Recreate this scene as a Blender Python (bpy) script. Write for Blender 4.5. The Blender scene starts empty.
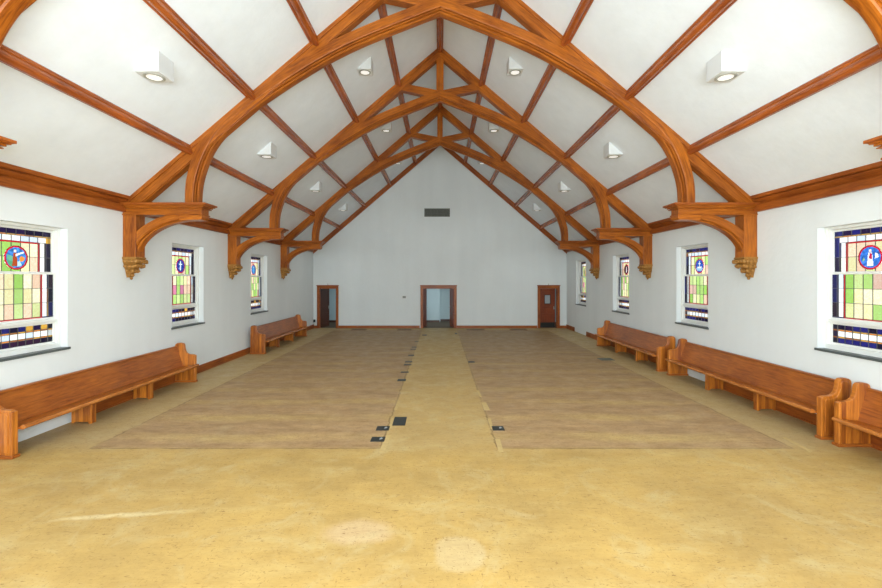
import bpy, bmesh, math, random
from mathutils import Vector, noise
R = random.Random(7)
C = bpy.context.scene.collection
sc = bpy.context.scene
# ------------------------------------------------------------------ camera, sky, lights, exposure
HW = 6.45; APEX = 9.58; SL = .856; YE = 21.9; YB = -4.0; CZ = 2.5; FP = 430.0
cd = bpy.data.cameras.new('camera'); cam = bpy.data.objects.new('camera', cd); C.objects.link(cam)
cam.location = (0, 0, CZ); cam.rotation_euler = (math.pi/2, 0, 0)
cd.sensor_width = 36; cd.lens = FP/882*36; cd.shift_x = 1/882; cd.shift_y = -15/882; cd.clip_start = .05
sc.camera = cam
w = bpy.data.worlds.new('overcast_sky'); sc.world = w; w.use_nodes = True
w.node_tree.nodes['Background'].inputs[0].default_value = (.90, .97, 1, 1)
w.node_tree.nodes['Background'].inputs[1].default_value = 3.0
sc.view_settings.view_transform = 'Standard'; sc.view_settings.look = 'None'
sc.view_settings.gamma = 1; sc.view_settings.exposure = 0.1
def lamp(name, kind, loc, energy, col=(1, 1, 1), rot=(0, 0, 0), parent=None, **kw):
    l = bpy.data.lights.new(name, kind); l.energy = energy; l.color = col
    for k, v in kw.items(): setattr(l, k, v)
    o = bpy.data.objects.new(name, l); C.objects.link(o); o.location = loc; o.rotation_euler = rot
    if parent: o.parent = parent
    return o
lamp('camera_flash', 'POINT', (0, 0, 2.85), 600, (.84, .94, 1), shadow_soft_size=.12)
lamp('rear_fill_light', 'AREA', (0, -3.6, 3.0), 1650, (.86, .94, .97), (math.radians(117), 0, 0),  # added fill behind the camera, tilted up to the ceiling; no window there
     shape='RECTANGLE', size=9, size_y=4.5)
lamp('hallway_fill_light', 'AREA', (0, 23.4, 2.55), 75, (.8, .93, 1), (0, 0, 0), shape='RECTANGLE', size=11, size_y=.8)  # added fill to brighten the hallway, no visible fixture

# ------------------------------------------------------------------ materials
def new_mat(name):
    m = bpy.data.materials.new(name); m.use_nodes = True
    nt = m.node_tree; b = nt.nodes['Principled BSDF']
    return m, nt, b
def N(nt, t, **kw):
    n = nt.nodes.new(t)
    for k, v in kw.items():
        if k in n.inputs.keys(): n.inputs[k].default_value = v
        else: setattr(n, k, v)
    return n
def L(nt, a, b): nt.links.new(a, b)
def math_n(nt, op, a, b=None, c=None, clamp=False):
    n = nt.nodes.new('ShaderNodeMath'); n.operation = op; n.use_clamp = clamp
    for i, v in enumerate((a, b, c)):
        if v is None: continue
        if isinstance(v, (int, float)): n.inputs[i].default_value = v
        else: nt.links.new(v, n.inputs[i])
    return n.outputs[0]
def mixc(nt, f, a, b, mode='MIX'):
    n = nt.nodes.new('ShaderNodeMix'); n.data_type = 'RGBA'; n.blend_type = mode
    for i, v in ((0, f), (6, a), (7, b)):
        if isinstance(v, (int, float)): n.inputs[i].default_value = v
        elif isinstance(v, tuple): n.inputs[i].default_value = (*v, 1) if len(v) == 3 else v
        else: nt.links.new(v, n.inputs[i])
    return n.outputs[2]
def simple(name, col, rough=.6, spec=.4, metal=0, nz=0, scale=5):
    m, nt, b = new_mat(name)
    b.inputs['Roughness'].default_value = rough; b.inputs['Specular IOR Level'].default_value = spec
    b.inputs['Metallic'].default_value = metal
    t = N(nt, 'ShaderNodeTexCoord'); n = N(nt, 'ShaderNodeTexNoise', Scale=scale, Detail=4.0)
    L(nt, t.outputs['Object'], n.inputs['Vector'])
    c2 = tuple(max(0, c*(1-nz)) for c in col)
    L(nt, mixc(nt, n.outputs[0], col, c2), b.inputs['Base Color'])
    return m
def plaster(name, col, streak=True, bump=.15):
    m, nt, b = new_mat(name)
    b.inputs['Roughness'].default_value = .75; b.inputs['Specular IOR Level'].default_value = .25
    g = N(nt, 'ShaderNodeNewGeometry')
    mp = N(nt, 'ShaderNodeMapping'); mp.inputs['Scale'].default_value = (1, 1, .12 if streak else 1)
    L(nt, g.outputs['Position'], mp.inputs['Vector'])
    n1 = N(nt, 'ShaderNodeTexNoise', Scale=1.6, Detail=5.0); L(nt, mp.outputs[0], n1.inputs['Vector'])
    n2 = N(nt, 'ShaderNodeTexNoise', Scale=.5 if streak else 3.5, Detail=6.0, Roughness=.7); L(nt, g.outputs['Position'], n2.inputs['Vector'])
    f = math_n(nt, 'ADD', math_n(nt, 'MULTIPLY', n1.outputs[0], .5), math_n(nt, 'MULTIPLY', n2.outputs[0], .5))
    r = N(nt, 'ShaderNodeMapRange'); r.inputs[1].default_value = .35; r.inputs[2].default_value = .65
    L(nt, f, r.inputs[0])
    L(nt, mixc(nt, r.outputs[0], tuple(c*.93 for c in col), col), b.inputs['Base Color'])
    n3 = N(nt, 'ShaderNodeTexNoise', Scale=9.0, Detail=5.0); L(nt, g.outputs['Position'], n3.inputs['Vector'])
    bp = N(nt, 'ShaderNodeBump', Strength=bump, Distance=.03); L(nt, n3.outputs[0], bp.inputs['Height'])
    L(nt, bp.outputs[0], b.inputs['Normal'])
    return m
def wood(name, light, dark, rough=.36, boards=0, spec=.5, lo=.36, hi=.64):
    m, nt, b = new_mat(name)
    b.inputs['Roughness'].default_value = rough; b.inputs['Specular IOR Level'].default_value = spec
    a = N(nt, 'ShaderNodeAttribute', attribute_name='grain')
    oi = N(nt, 'ShaderNodeObjectInfo')
    off = math_n(nt, 'MULTIPLY', oi.outputs['Random'], 37.0)
    ad = N(nt, 'ShaderNodeVectorMath', operation='ADD'); L(nt, a.outputs['Vector'], ad.inputs[0]); L(nt, off, ad.inputs[1])
    mp = N(nt, 'ShaderNodeMapping'); mp.inputs['Scale'].default_value = (1.3, 15, 15); L(nt, ad.outputs[0], mp.inputs['Vector'])
    n1 = N(nt, 'ShaderNodeTexNoise', Scale=2.2, Detail=6.0, Roughness=.62, Distortion=.6); L(nt, mp.outputs[0], n1.inputs['Vector'])
    mp2 = N(nt, 'ShaderNodeMapping'); mp2.inputs['Scale'].default_value = (3, 60, 60); L(nt, ad.outputs[0], mp2.inputs['Vector'])
    n2 = N(nt, 'ShaderNodeTexNoise', Scale=2.0, Detail=3.0); L(nt, mp2.outputs[0], n2.inputs['Vector'])
    n4 = N(nt, 'ShaderNodeTexNoise', Scale=1.3, Detail=2.0); L(nt, ad.outputs[0], n4.inputs['Vector'])
    f = math_n(nt, 'ADD', math_n(nt, 'MULTIPLY', n1.outputs[0], .5), math_n(nt, 'MULTIPLY', n2.outputs[0], .2))
    f = math_n(nt, 'ADD', f, math_n(nt, 'MULTIPLY', n4.outputs[0], .3))
    if boards:
        s = N(nt, 'ShaderNodeSeparateXYZ'); L(nt, a.outputs['Vector'], s.inputs[0])
        q = math_n(nt, 'MULTIPLY', math_n(nt, 'ADD', s.outputs[1], s.outputs[2]), boards)
        wn = N(nt, 'ShaderNodeTexWhiteNoise', noise_dimensions='2D')
        cb = N(nt, 'ShaderNodeCombineXYZ'); L(nt, math_n(nt, 'FLOOR', q), cb.inputs[0]); L(nt, off, cb.inputs[1])
        L(nt, cb.outputs[0], wn.inputs['Vector'])
        f = math_n(nt, 'ADD', f, math_n(nt, 'MULTIPLY', math_n(nt, 'SUBTRACT', wn.outputs[0], .5), .22))
    r = N(nt, 'ShaderNodeMapRange'); r.inputs[1].default_value = lo; r.inputs[2].default_value = hi; L(nt, f, r.inputs[0])
    L(nt, mixc(nt, r.outputs[0], dark, light), b.inputs['Base Color'])
    bp = N(nt, 'ShaderNodeBump', Strength=.12, Distance=.004); L(nt, n2.outputs[0], bp.inputs['Height']); L(nt, bp.outputs[0], b.inputs['Normal'])
    return m
M = {}
M['wall'] = plaster('painted_plaster', (.79, .83, .83))
M['ceiling'] = plaster('ceiling_plaster', (.86, .92, .97), False, .14)
M['white'] = simple('white_gloss_paint', (.82, .83, .79), .35, nz=.06)
M['fix'] = simple('fixture_white', (.74, .77, .77), .4, nz=.02)
M['truss'] = wood('oak_truss', (.53, .155, .013), (.13, .023, .003), spec=.3, lo=.35, hi=.64)
M['trim'] = wood('oak_trim', (.46, .125, .016), (.17, .034, .006), .40, spec=.35)
M['purlin'] = wood('purlin_wood', (.52, .13, .018), (.18, .034, .007), .26, spec=.5)
M['pew'] = wood('pew_oak', (.50, .15, .020), (.18, .040, .007), .3)
M['nosing'] = wood('highlit_nosing_oak', (.56, .20, .04), (.28, .08, .015), .22)  # lighter colour stands in for the highlight on the seat edge
M['pewend'] = wood('pew_end_oak', (.64, .215, .024), (.24, .055, .008), .32, boards=14)
M['door'] = wood('door_wood', (.30, .060, .014), (.13, .022, .007), .4)
M['doordark'] = wood('dark_door_wood', (.10, .030, .012), (.05, .014, .007), .4)
M['carved'] = simple('gilded_carving', (.46, .21, .04), .5, nz=.5, scale=18)
M['slate'] = simple('slate_sill', (.10, .12, .12), .4, nz=.3)
M['grille'] = simple('grille_metal', (.16, .165, .13), .5, nz=.2)
M['black'] = simple('black_rubber', (.022, .026, .024), .45, nz=.4, scale=14)
M['scuff'] = simple('pale_scuff', (.4, .42, .42), .6, nz=.5, scale=30)
M['tape'] = simple('tan_residue', (.62, .44, .18), .7, nz=.35, scale=12)
M['register'] = simple('brown_register', (.24, .12, .045), .5, nz=.3)
M['lead'] = simple('lead_came', (.12, .12, .11), .5, nz=.3)
M['hall'] = plaster('hallway_paint', (.55, .66, .68))
M['hallfloor'] = simple('hallway_carpet', (.13, .095, .06), .9, nz=.3)
M['plastic'] = simple('grey_plastic', (.25, .26, .24), .5, nz=.2)
M['whiteplastic'] = simple('cream_plastic', (.75, .76, .7), .5, nz=.05)
M['paper'] = simple('grey_door_glass', (.42, .47, .50), .2, nz=.15)
M['ring'] = simple('lamp_ring_metal', (.42, .43, .38), .35, nz=.1)
m, nt, b = new_mat('lamp_lens'); b.inputs['Base Color'].default_value = (.9, .9, .88, 1)
b.inputs['Emission Color'].default_value = (1, .98, .94, 1); b.inputs['Emission Strength'].default_value = .5; M['lens'] = m
# stained glass: tinted, slightly streaky, daylight comes through it
m = bpy.data.materials.new('stained_glass'); m.use_nodes = True; nt = m.node_tree; nt.nodes.clear()
out = N(nt, 'ShaderNodeOutputMaterial'); a = N(nt, 'ShaderNodeAttribute', attribute_name='tint')
g = N(nt, 'ShaderNodeNewGeometry'); n = N(nt, 'ShaderNodeTexNoise', Scale=9.0, Detail=4.0, Distortion=3.0)
L(nt, g.outputs['Position'], n.inputs['Vector'])
r = N(nt, 'ShaderNodeMapRange'); r.inputs[1].default_value = .35; r.inputs[2].default_value = .68
r.inputs[3].default_value = 0; r.inputs[4].default_value = .40; L(nt, n.outputs[0], r.inputs[0])
col = mixc(nt, r.outputs[0], a.outputs['Color'], mixc(nt, 1.0, a.outputs['Color'], (.92, .58, .42), 'MULTIPLY'), 'MIX')
lum = math_n(nt, 'ADD', .82, math_n(nt, 'MULTIPLY', n.outputs[0], .3))
tr = N(nt, 'ShaderNodeBsdfTransparent'); L(nt, mixc(nt, 1.0, col, (.52, .52, .52), 'MULTIPLY'), tr.inputs[0])
gl = N(nt, 'ShaderNodeBsdfGlossy', Roughness=.15); df = N(nt, 'ShaderNodeBsdfDiffuse'); L(nt, a.outputs['Color'], df.inputs[0])
m1 = N(nt, 'ShaderNodeMixShader'); m1.inputs[0].default_value = .05; L(nt, tr.outputs[0], m1.inputs[1]); L(nt, df.outputs[0], m1.inputs[2])
m2 = N(nt, 'ShaderNodeMixShader'); m2.inputs[0].default_value = .03; L(nt, m1.outputs[0], m2.inputs[1]); L(nt, gl.outputs[0], m2.inputs[2])
L(nt, m2.outputs[0], out.inputs[0]); M['glass'] = m

# floor: old linoleum with two worn fields where the pews stood
def floor_mat():
    m, nt, b = new_mat('worn_linoleum')
    b.inputs['Roughness'].default_value = .55; b.inputs['Specular IOR Level'].default_value = .3
    g = N(nt, 'ShaderNodeNewGeometry'); s = N(nt, 'ShaderNodeSeparateXYZ'); L(nt, g.outputs['Position'], s.inputs[0])
    X, Y = s.outputs[0], s.outputs[1]
    def nz(scale, det=4.0, sx=1, sy=1, dist=0.0, rough=.6):
        mp = N(nt, 'ShaderNodeMapping'); mp.inputs['Scale'].default_value = (sx, sy, 1)
        L(nt, g.outputs['Position'], mp.inputs['Vector'])
        n = N(nt, 'ShaderNodeTexNoise', Scale=scale, Detail=det, Distortion=dist, Roughness=rough); L(nt, mp.outputs[0], n.inputs['Vector'])
        return n.outputs[0]
    def rng(v, a, b_, c=0., d=1.):
        r = N(nt, 'ShaderNodeMapRange'); L(nt, v, r.inputs[0])
        for i, q in enumerate((a, b_, c, d)): r.inputs[i+1].default_value = q
        return r.outputs[0]
    edge = rng(nz(6., 5.), 0, 1, -.055, .055)
    def box(x0, x1, y0, y1, soft=.045):
        xe = math_n(nt, 'ADD', X, edge); ye = math_n(nt, 'ADD', Y, edge)
        f = rng(xe, x0-soft, x0+soft)
        for v, a_, b_ in ((xe, x1+soft, x1-soft), (ye, y0-soft, y0+soft), (ye, y1+soft, y1-soft)):
            f = math_n(nt, 'MULTIPLY', f, rng(v, a_, b_))
        return f
    base = mixc(nt, rng(nz(.8, 5.), .35, .65), (.44, .30, .125), (.56, .385, .155))
    base = mixc(nt, rng(nz(2.2, 4., .4, 1.5), .5, .72, 0, .5), base, (.58, .45, .24))
    near = rng(Y, 6.6, 4.6)
    side = math_n(nt, 'MAXIMUM', rng(X, 4.9, 5.3), rng(X, -4.7, -5.1))
    aisle = rng(Y, 6.1, 6.6)
    base = mixc(nt, math_n(nt, 'MULTIPLY', aisle, .45), base, (.54, .40, .22))
    base = mixc(nt, math_n(nt, 'MULTIPLY', aisle, rng(Y, 9., 20., 0, .6)), base, (.33, .255, .13))  # light falloff toward the far end painted into the base colour
    base = mixc(nt, math_n(nt, 'MULTIPLY', math_n(nt, 'MULTIPLY', side, aisle), .5), base, (.50, .40, .28))
    # worn fields
    worn = mixc(nt, rng(nz(3., 6., .35, 1.2, .5, .7), .35, .65), (.37, .245, .155), (.52, .36, .23))
    wv = math_n(nt, 'SINE', math_n(nt, 'MULTIPLY', math_n(nt, 'ADD', Y, math_n(nt, 'MULTIPLY', nz(.35, 2.), .6)), 2*math.pi/.98))
    worn = mixc(nt, math_n(nt, 'MULTIPLY', rng(wv, .1, .95), rng(nz(.9, 4., .5, .5), .38, .62, .1, .75)), worn, (.58, .43, .21))
    worn = mixc(nt, rng(nz(1.2, 4.), .55, .75, 0, .5), worn, (.46, .35, .24))
    worn = mixc(nt, rng(Y, 8., 20.5, 0, .72), worn, (.24, .16, .085))  # fields painted darker with distance, imitating the light falling off
    seams = math_n(nt, 'SUBTRACT', 1, rng(math_n(nt, 'ABSOLUTE', math_n(nt, 'SUBTRACT', math_n(nt, 'FRACT', math_n(nt, 'DIVIDE', math_n(nt, 'ADD', Y, .0), .98)), .5)), .004, .012))
    worn = mixc(nt, math_n(nt, 'MULTIPLY', seams, math_n(nt, 'MULTIPLY', rng(nz(1.1), .45, .55), .45)), worn, (.20, .12, .07))
    f = math_n(nt, 'MAXIMUM', box(-5.15, -.90, 6.36, 20.9), box(.86, 5.2, 6.36, 20.9))
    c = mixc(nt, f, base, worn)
    # dark joint at the field borders
    fo = math_n(nt, 'MAXIMUM', box(-5.17, -.875, 6.33, 20.93, .008), box(.835, 5.22, 6.33, 20.93, .008))
    fi = math_n(nt, 'MAXIMUM', box(-5.14, -.905, 6.36, 20.9, .008), box(.865, 5.19, 6.36, 20.9, .008))
    j = math_n(nt, 'MULTIPLY', math_n(nt, 'SUBTRACT', fo, fi, clamp=True), rng(nz(1.7, 3.), .35, .5, .15, .75))
    c = mixc(nt, j, c, (.22, .14, .07))
    # pale scuffs
    def ell(cx, cy, rx, ry, soft=.25, k=.6, col=(.66, .56, .38)):
        dx = math_n(nt, 'DIVIDE', math_n(nt, 'SUBTRACT', X, cx), rx); dy = math_n(nt, 'DIVIDE', math_n(nt, 'SUBTRACT', Y, cy), ry)
        d = math_n(nt, 'SQRT', math_n(nt, 'ADD', math_n(nt, 'MULTIPLY', dx, dx), math_n(nt, 'MULTIPLY', dy, dy)))
        d = math_n(nt, 'ADD', d, rng(nz(4., 4.), 0, 1, -.3, .3))
        return math_n(nt, 'MULTIPLY', rng(d, 1+soft, 1-soft), k)
    c = mixc(nt, ell(-.80, 4.26, .33, .20), c, (.64, .49, .37))
    c = mixc(nt, ell(.17, 3.92, .23, .26, .12, .5), c, (.60, .50, .37))
    sy = math_n(nt, 'ADD', Y, math_n(nt, 'MULTIPLY', X, -.16))
    st = math_n(nt, 'MULTIPLY', math_n(nt, 'MULTIPLY', rng(X, -4.1, -3.8), rng(X, -2.5, -3.2)),
                rng(math_n(nt, 'ABSOLUTE', math_n(nt, 'SUBTRACT', math_n(nt, 'ADD', sy, rng(nz(2.), 0, 1, -.12, .12)), 5.09)), .055, .01, 0, .8))
    c = mixc(nt, st, c, (.70, .60, .42))
    fn_ = math_n(nt, 'ADD', math_n(nt, 'MULTIPLY', nz(7., 6., .5, 1.4, 0., .7), .6), math_n(nt, 'MULTIPLY', nz(32., 3., .6, 1.3), .4))
    c = mixc(nt, math_n(nt, 'MULTIPLY', rng(fn_, .56, .38), math_n(nt, 'ADD', .28, math_n(nt, 'MULTIPLY', f, .42))), c, mixc(nt, 1.0, c, (.62, .55, .45), 'MULTIPLY'))
    c = mixc(nt, math_n(nt, 'MULTIPLY', rng(nz(1.5, 5., 1, 1, 1.5, .65), .52, .70, 0, .5), math_n(nt, 'SUBTRACT', 1, math_n(nt, 'MULTIPLY', f, .75))), c, (.54, .46, .31))
    # short dark scratches
    sc1 = rng(nz(38., 2., .4, 1.6, 1.2), .63, .68, 0, .8)
    sc2 = rng(nz(42., 2., 1.5, .45, 1.0), .64, .70, 0, .65)
    c = mixc(nt, math_n(nt, 'MAXIMUM', sc1, sc2), c, (.25, .14, .05))
    c = mixc(nt, 1.0, c, (.93, .87, .66), 'MULTIPLY')
    L(nt, c, b.inputs['Base Color'])
    bp = N(nt, 'ShaderNodeBump', Strength=.2, Distance=.006); L(nt, nz(18., 4.), bp.inputs['Height']); L(nt, bp.outputs[0], b.inputs['Normal'])
    L(nt, rng(nz(3., 3.), .3, .7, .42, .65), b.inputs['Roughness'])
    return m
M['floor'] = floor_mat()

# ------------------------------------------------------------------ mesh helpers
class MB:
    def __init__(s): s.bm = bmesh.new(); s.g = s.bm.verts.layers.float_vector.new('grain')
    def v(s, co, gr=None):
        v = s.bm.verts.new(co); v[s.g] = gr if gr is not None else co; return v
    def f(s, vs, mi=0, smooth=False):
        try:
            f = s.bm.faces.new(vs); f.material_index = mi; f.smooth = smooth; return f
        except ValueError: return None
    def box(s, x0, x1, y0, y1, z0, z1, ax=0, mi=0):
        P = [(x, y, z) for x in (x0, x1) for y in (y0, y1) for z in (z0, z1)]
        vs = [s.v(p, (p[ax], p[(ax+1) % 3], p[(ax+2) % 3])) for p in P]
        for q in ((0, 1, 3, 2), (4, 6, 7, 5), (0, 4, 5, 1), (2, 3, 7, 6), (0, 2, 6, 4), (1, 5, 7, 3)):
            s.f([vs[i] for i in q], mi)
        return s
    def prism(s, poly, fn, d0, d1, gr=None, mi=0, smooth=False):
        """poly: 2d points; fn(p, d) -> 3d point; gr(p, d) -> grain coordinates"""
        gr = gr or fn
        A = [s.v(fn(p, d0), gr(p, d0)) for p in poly]; B = [s.v(fn(p, d1), gr(p, d1)) for p in poly]
        s.f(A, mi); s.f(B[::-1], mi); n = len(poly)
        for i in range(n): s.f([A[i], B[i], B[(i+1) % n], A[(i+1) % n]], mi, smooth)
        return s
    def rings(s, rings, grs=None, closed=True, cap=True, mi=0, smooth=False):
        V = [[s.v(p, grs[i][j] if grs else None) for j, p in enumerate(r)] for i, r in enumerate(rings)]
        n = len(rings[0])
        for i in range(len(V)-1):
            for j in range(n if closed else n-1):
                s.f([V[i][j], V[i][(j+1) % n], V[i+1][(j+1) % n], V[i+1][j]], mi, smooth)
        if cap: s.f(V[0][::-1], mi); s.f(V[-1], mi)
        return s
    def build(s, name, mats, parent=None, bevel=0, loc=None):
        bmesh.ops.recalc_face_normals(s.bm, faces=s.bm.faces)
        me = bpy.data.meshes.new(name); s.bm.to_mesh(me); s.bm.free()
        for mt in (mats if isinstance(mats, (list, tuple)) else [mats]): me.materials.append(mt)
        o = bpy.data.objects.new(name, me); C.objects.link(o)
        if parent is not None: o.parent = parent
        if loc: o.location = loc
        if bevel:
            md = o.modifiers.new('bevel', 'BEVEL'); md.width = bevel; md.segments = 2; md.limit_method = 'ANGLE'; md.angle_limit = .7
        return o
def empty(name, loc=(0, 0, 0), rz=0):
    o = bpy.data.objects.new(name, None); C.objects.link(o); o.location = loc; o.rotation_euler = (0, 0, rz); o.empty_display_size = .1
    return o
def tag(o, label=None, cat=None, group=None, kind=None):
    if label: o['label'] = label
    if cat: o['category'] = cat
    if group: o['group'] = group
    if kind: o['kind'] = kind
    return o
def struct(o, label, cat='structure'): return tag(o, label, cat, None, 'structure')
def copy_tree(o, parent=None):
    c = o.copy(); C.objects.link(c)
    if parent is not None: c.parent = parent
    for ch in list(o.children): copy_tree(ch, c)
    return c
def ceil_z(a): return APEX - SL*abs(a)

# ------------------------------------------------------------------ the room
struct(MB().box(-HW-.4, HW+.4, YB, YE+.1, -.12, 0).build('floor', M['floor']), 'worn yellow linoleum floor with two brown fields beside the central aisle', 'floor')
mb = MB()
for s in (-1, 1):
    mb.prism([(0, APEX), (s*(HW+.4), ceil_z(HW+.4)), (s*(HW+.4), ceil_z(HW+.4)+.2), (0, APEX+.2)], lambda p, d: (p[0], d, p[1]), YB, YE+.2)
struct(mb.build('ceiling', M['ceiling']), 'white plaster ceiling sloping up to the ridge', 'ceiling')
EAVE = ceil_z(HW)
WY = [6.72, 11.04, 15.36, 19.70]; WHW = .69; WZ0, WZ1 = 1.32, 3.37
def side_wall(s, wys):
    mb = MB(); x0, x1 = sorted((s*HW, s*(HW+.35)))
    mb.box(x0, x1, YB, YE+.2, 0, WZ0); mb.box(x0, x1, YB, YE+.2, WZ1, EAVE+.02)
    y = YB
    for wy in wys:
        mb.box(x0, x1, y, wy-WHW, WZ0, WZ1); y = wy+WHW
    mb.box(x0, x1, y, YE+.2, WZ0, WZ1)
    return mb
# windows nearer the camera than the frame edge light the front of the hall
struct(side_wall(-1, [2.4, 6.76]+WY[1:3]).build('wall_left', M['wall']), 'long white plaster wall on the left with deep window openings', 'wall')
struct(side_wall(1, [2.4, 6.66]+WY[1:]).build('wall_right', M['wall']), 'long white plaster wall on the right with deep window openings', 'wall')
doors = [(-6.14, -5.28), (-.88, .735), (5.08, 5.98)]; DZ = 2.03
mb = MB(); x = -HW
for a, c in doors:
    mb.box(x, a, YE, YE+.2, 0, DZ); x = c
mb.box(x, HW, YE, YE+.2, 0, DZ)
mb.prism([(-HW, DZ), (HW, DZ), (HW, EAVE), (0, APEX), (-HW, EAVE)], lambda p, d: (p[0], d, p[1]), YE, YE+.2)
struct(mb.build('wall_end', M['wall']), 'tall white gable wall at the far end with three doorways', 'wall')
mb = MB(); mb.prism([(-HW-.3, 0), (HW+.3, 0), (HW+.3, EAVE-.3), (0, APEX), (-HW-.3, EAVE-.3)], lambda p, d: (p[0], d, p[1]), YB-.2, YB)
struct(mb.build('wall_back', M['wall']), 'white gable wall behind the camera', 'wall')
# hallway behind the doors
mb = MB()
mb.box(-HW-.4, 0, 24.85, 25.0, 0, 2.6); mb.box(0, HW+.4, 25.5, 25.65, 0, 2.6); mb.box(-.1, 0, 25.0, 25.5, 0, 2.6)
mb.box(-HW-.4, -HW-.25, YE+.2, 25.0, 0, 2.6); mb.box(HW+.25, HW+.4, YE+.2, 25.6, 0, 2.6)
struct(mb.build('wall_hallway', M['hall']), 'pale blue hallway wall seen through the open doorways', 'wall')
struct(MB().box(-HW-.4, HW+.4, YE+.1, 25.6, -.12, .002).build('floor_hallway', M['hallfloor']), 'dark hallway floor beyond the end doorways', 'floor')
struct(MB().box(-HW-.4, HW+.4, YE+.2, 25.6, 2.6, 2.7).build('ceiling_hallway', M['hall']), 'low hallway ceiling beyond the end wall', 'ceiling')
mb = MB(); mb.box(-HW, -.02, 24.81, 24.85, 0, .12); mb.box(.02, HW, 25.46, 25.5, 0, .12)
struct(mb.build('baseboard_hallway', M['doordark']), 'dark baseboard along the hallway wall', 'baseboard')

# cornice, rake trim
def cornice(s, i):
    poly = [(0, 3.86), (.06, 3.86), (.07, 3.87), (.07, 3.99), (.062, 4.0), (.03, 4.003), (.03, 4.02), (.075, 4.055), (.11, 4.09), (.11, 4.10), (.085, 4.104), (.085, 4.114), (.14, 4.118), (.15, 4.13), (.15, 4.185), (.12, ceil_z(HW-.12)), (0, EAVE)]
    mb = MB().prism(poly, lambda p, d: (s*(HW-p[0]), d, p[1]), YB, YE, lambda p, d: (d, p[0], p[1]))
    struct(mb.build('trim_%d' % i, M['trim']), 'stepped wooden cornice along the top of the %s wall' % ('left' if s < 0 else 'right'), 'cornice')
cornice(-1, 1); cornice(1, 2)
nrm = math.sqrt(1+SL*SL)
for s, i in ((-1, 3), (1, 4)):
    t = .21*nrm
    poly = [(0, APEX), (HW, EAVE), (HW, EAVE-t), (0, APEX-t)]
    poly2 = [(0, APEX), (HW, EAVE), (HW, EAVE-t*.45), (0, APEX-t*.45)]
    gr = lambda p, d: (p[0]*1.3, p[1]+SL*p[0], d)
    mb = MB().prism(poly, lambda p, d: (s*p[0], d, p[1]), YE-.07, YE, gr)
    mb.prism(poly2, lambda p, d: (s*p[0], d, p[1]), YE-.12, YE-.07, gr)
    struct(mb.build('trim_%d' % i, M['trim']), 'wooden rake trim following the %s slope on the end wall' % ('left' if s < 0 else 'right'), 'trim')
def bboard(name, segs, lab):
    mb = MB()
    for seg in segs:
        if seg[0] == 'E': mb.box(seg[1], seg[2], YE-.03, YE, 0, .13, 0); mb.box(seg[1], seg[2], YE-.045, YE, .0, .025, 0)
        else:
            s = -1 if seg[0] == 'L' else 1; a, c = sorted((s*(HW-.028), s*HW)); mb.box(a, c, seg[1], seg[2], 0, .19, 1)
            a, c = sorted((s*(HW-.045), s*HW)); mb.box(a, c, seg[1], seg[2], 0, .025, 1)
    struct(mb.build(name, M['trim']), lab, 'baseboard')
bboard('baseboard_end', [('E', -HW, -6.26), ('E', -5.16, -1.03), ('E', .855, 4.95), ('E', 6.1, HW)], 'brown wooden baseboard along the end wall between the doorways')
bboard('baseboard_left', [('L', 7.75, 14.6), ('L', 15.6, YE)], 'brown wooden baseboard along the left wall')
bboard('baseboard_right', [('R', 3, 10.0), ('R', 11.5, 18.9), ('R', 20.6, YE)], 'brown wooden baseboard along the right wall, missing in places')

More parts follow.
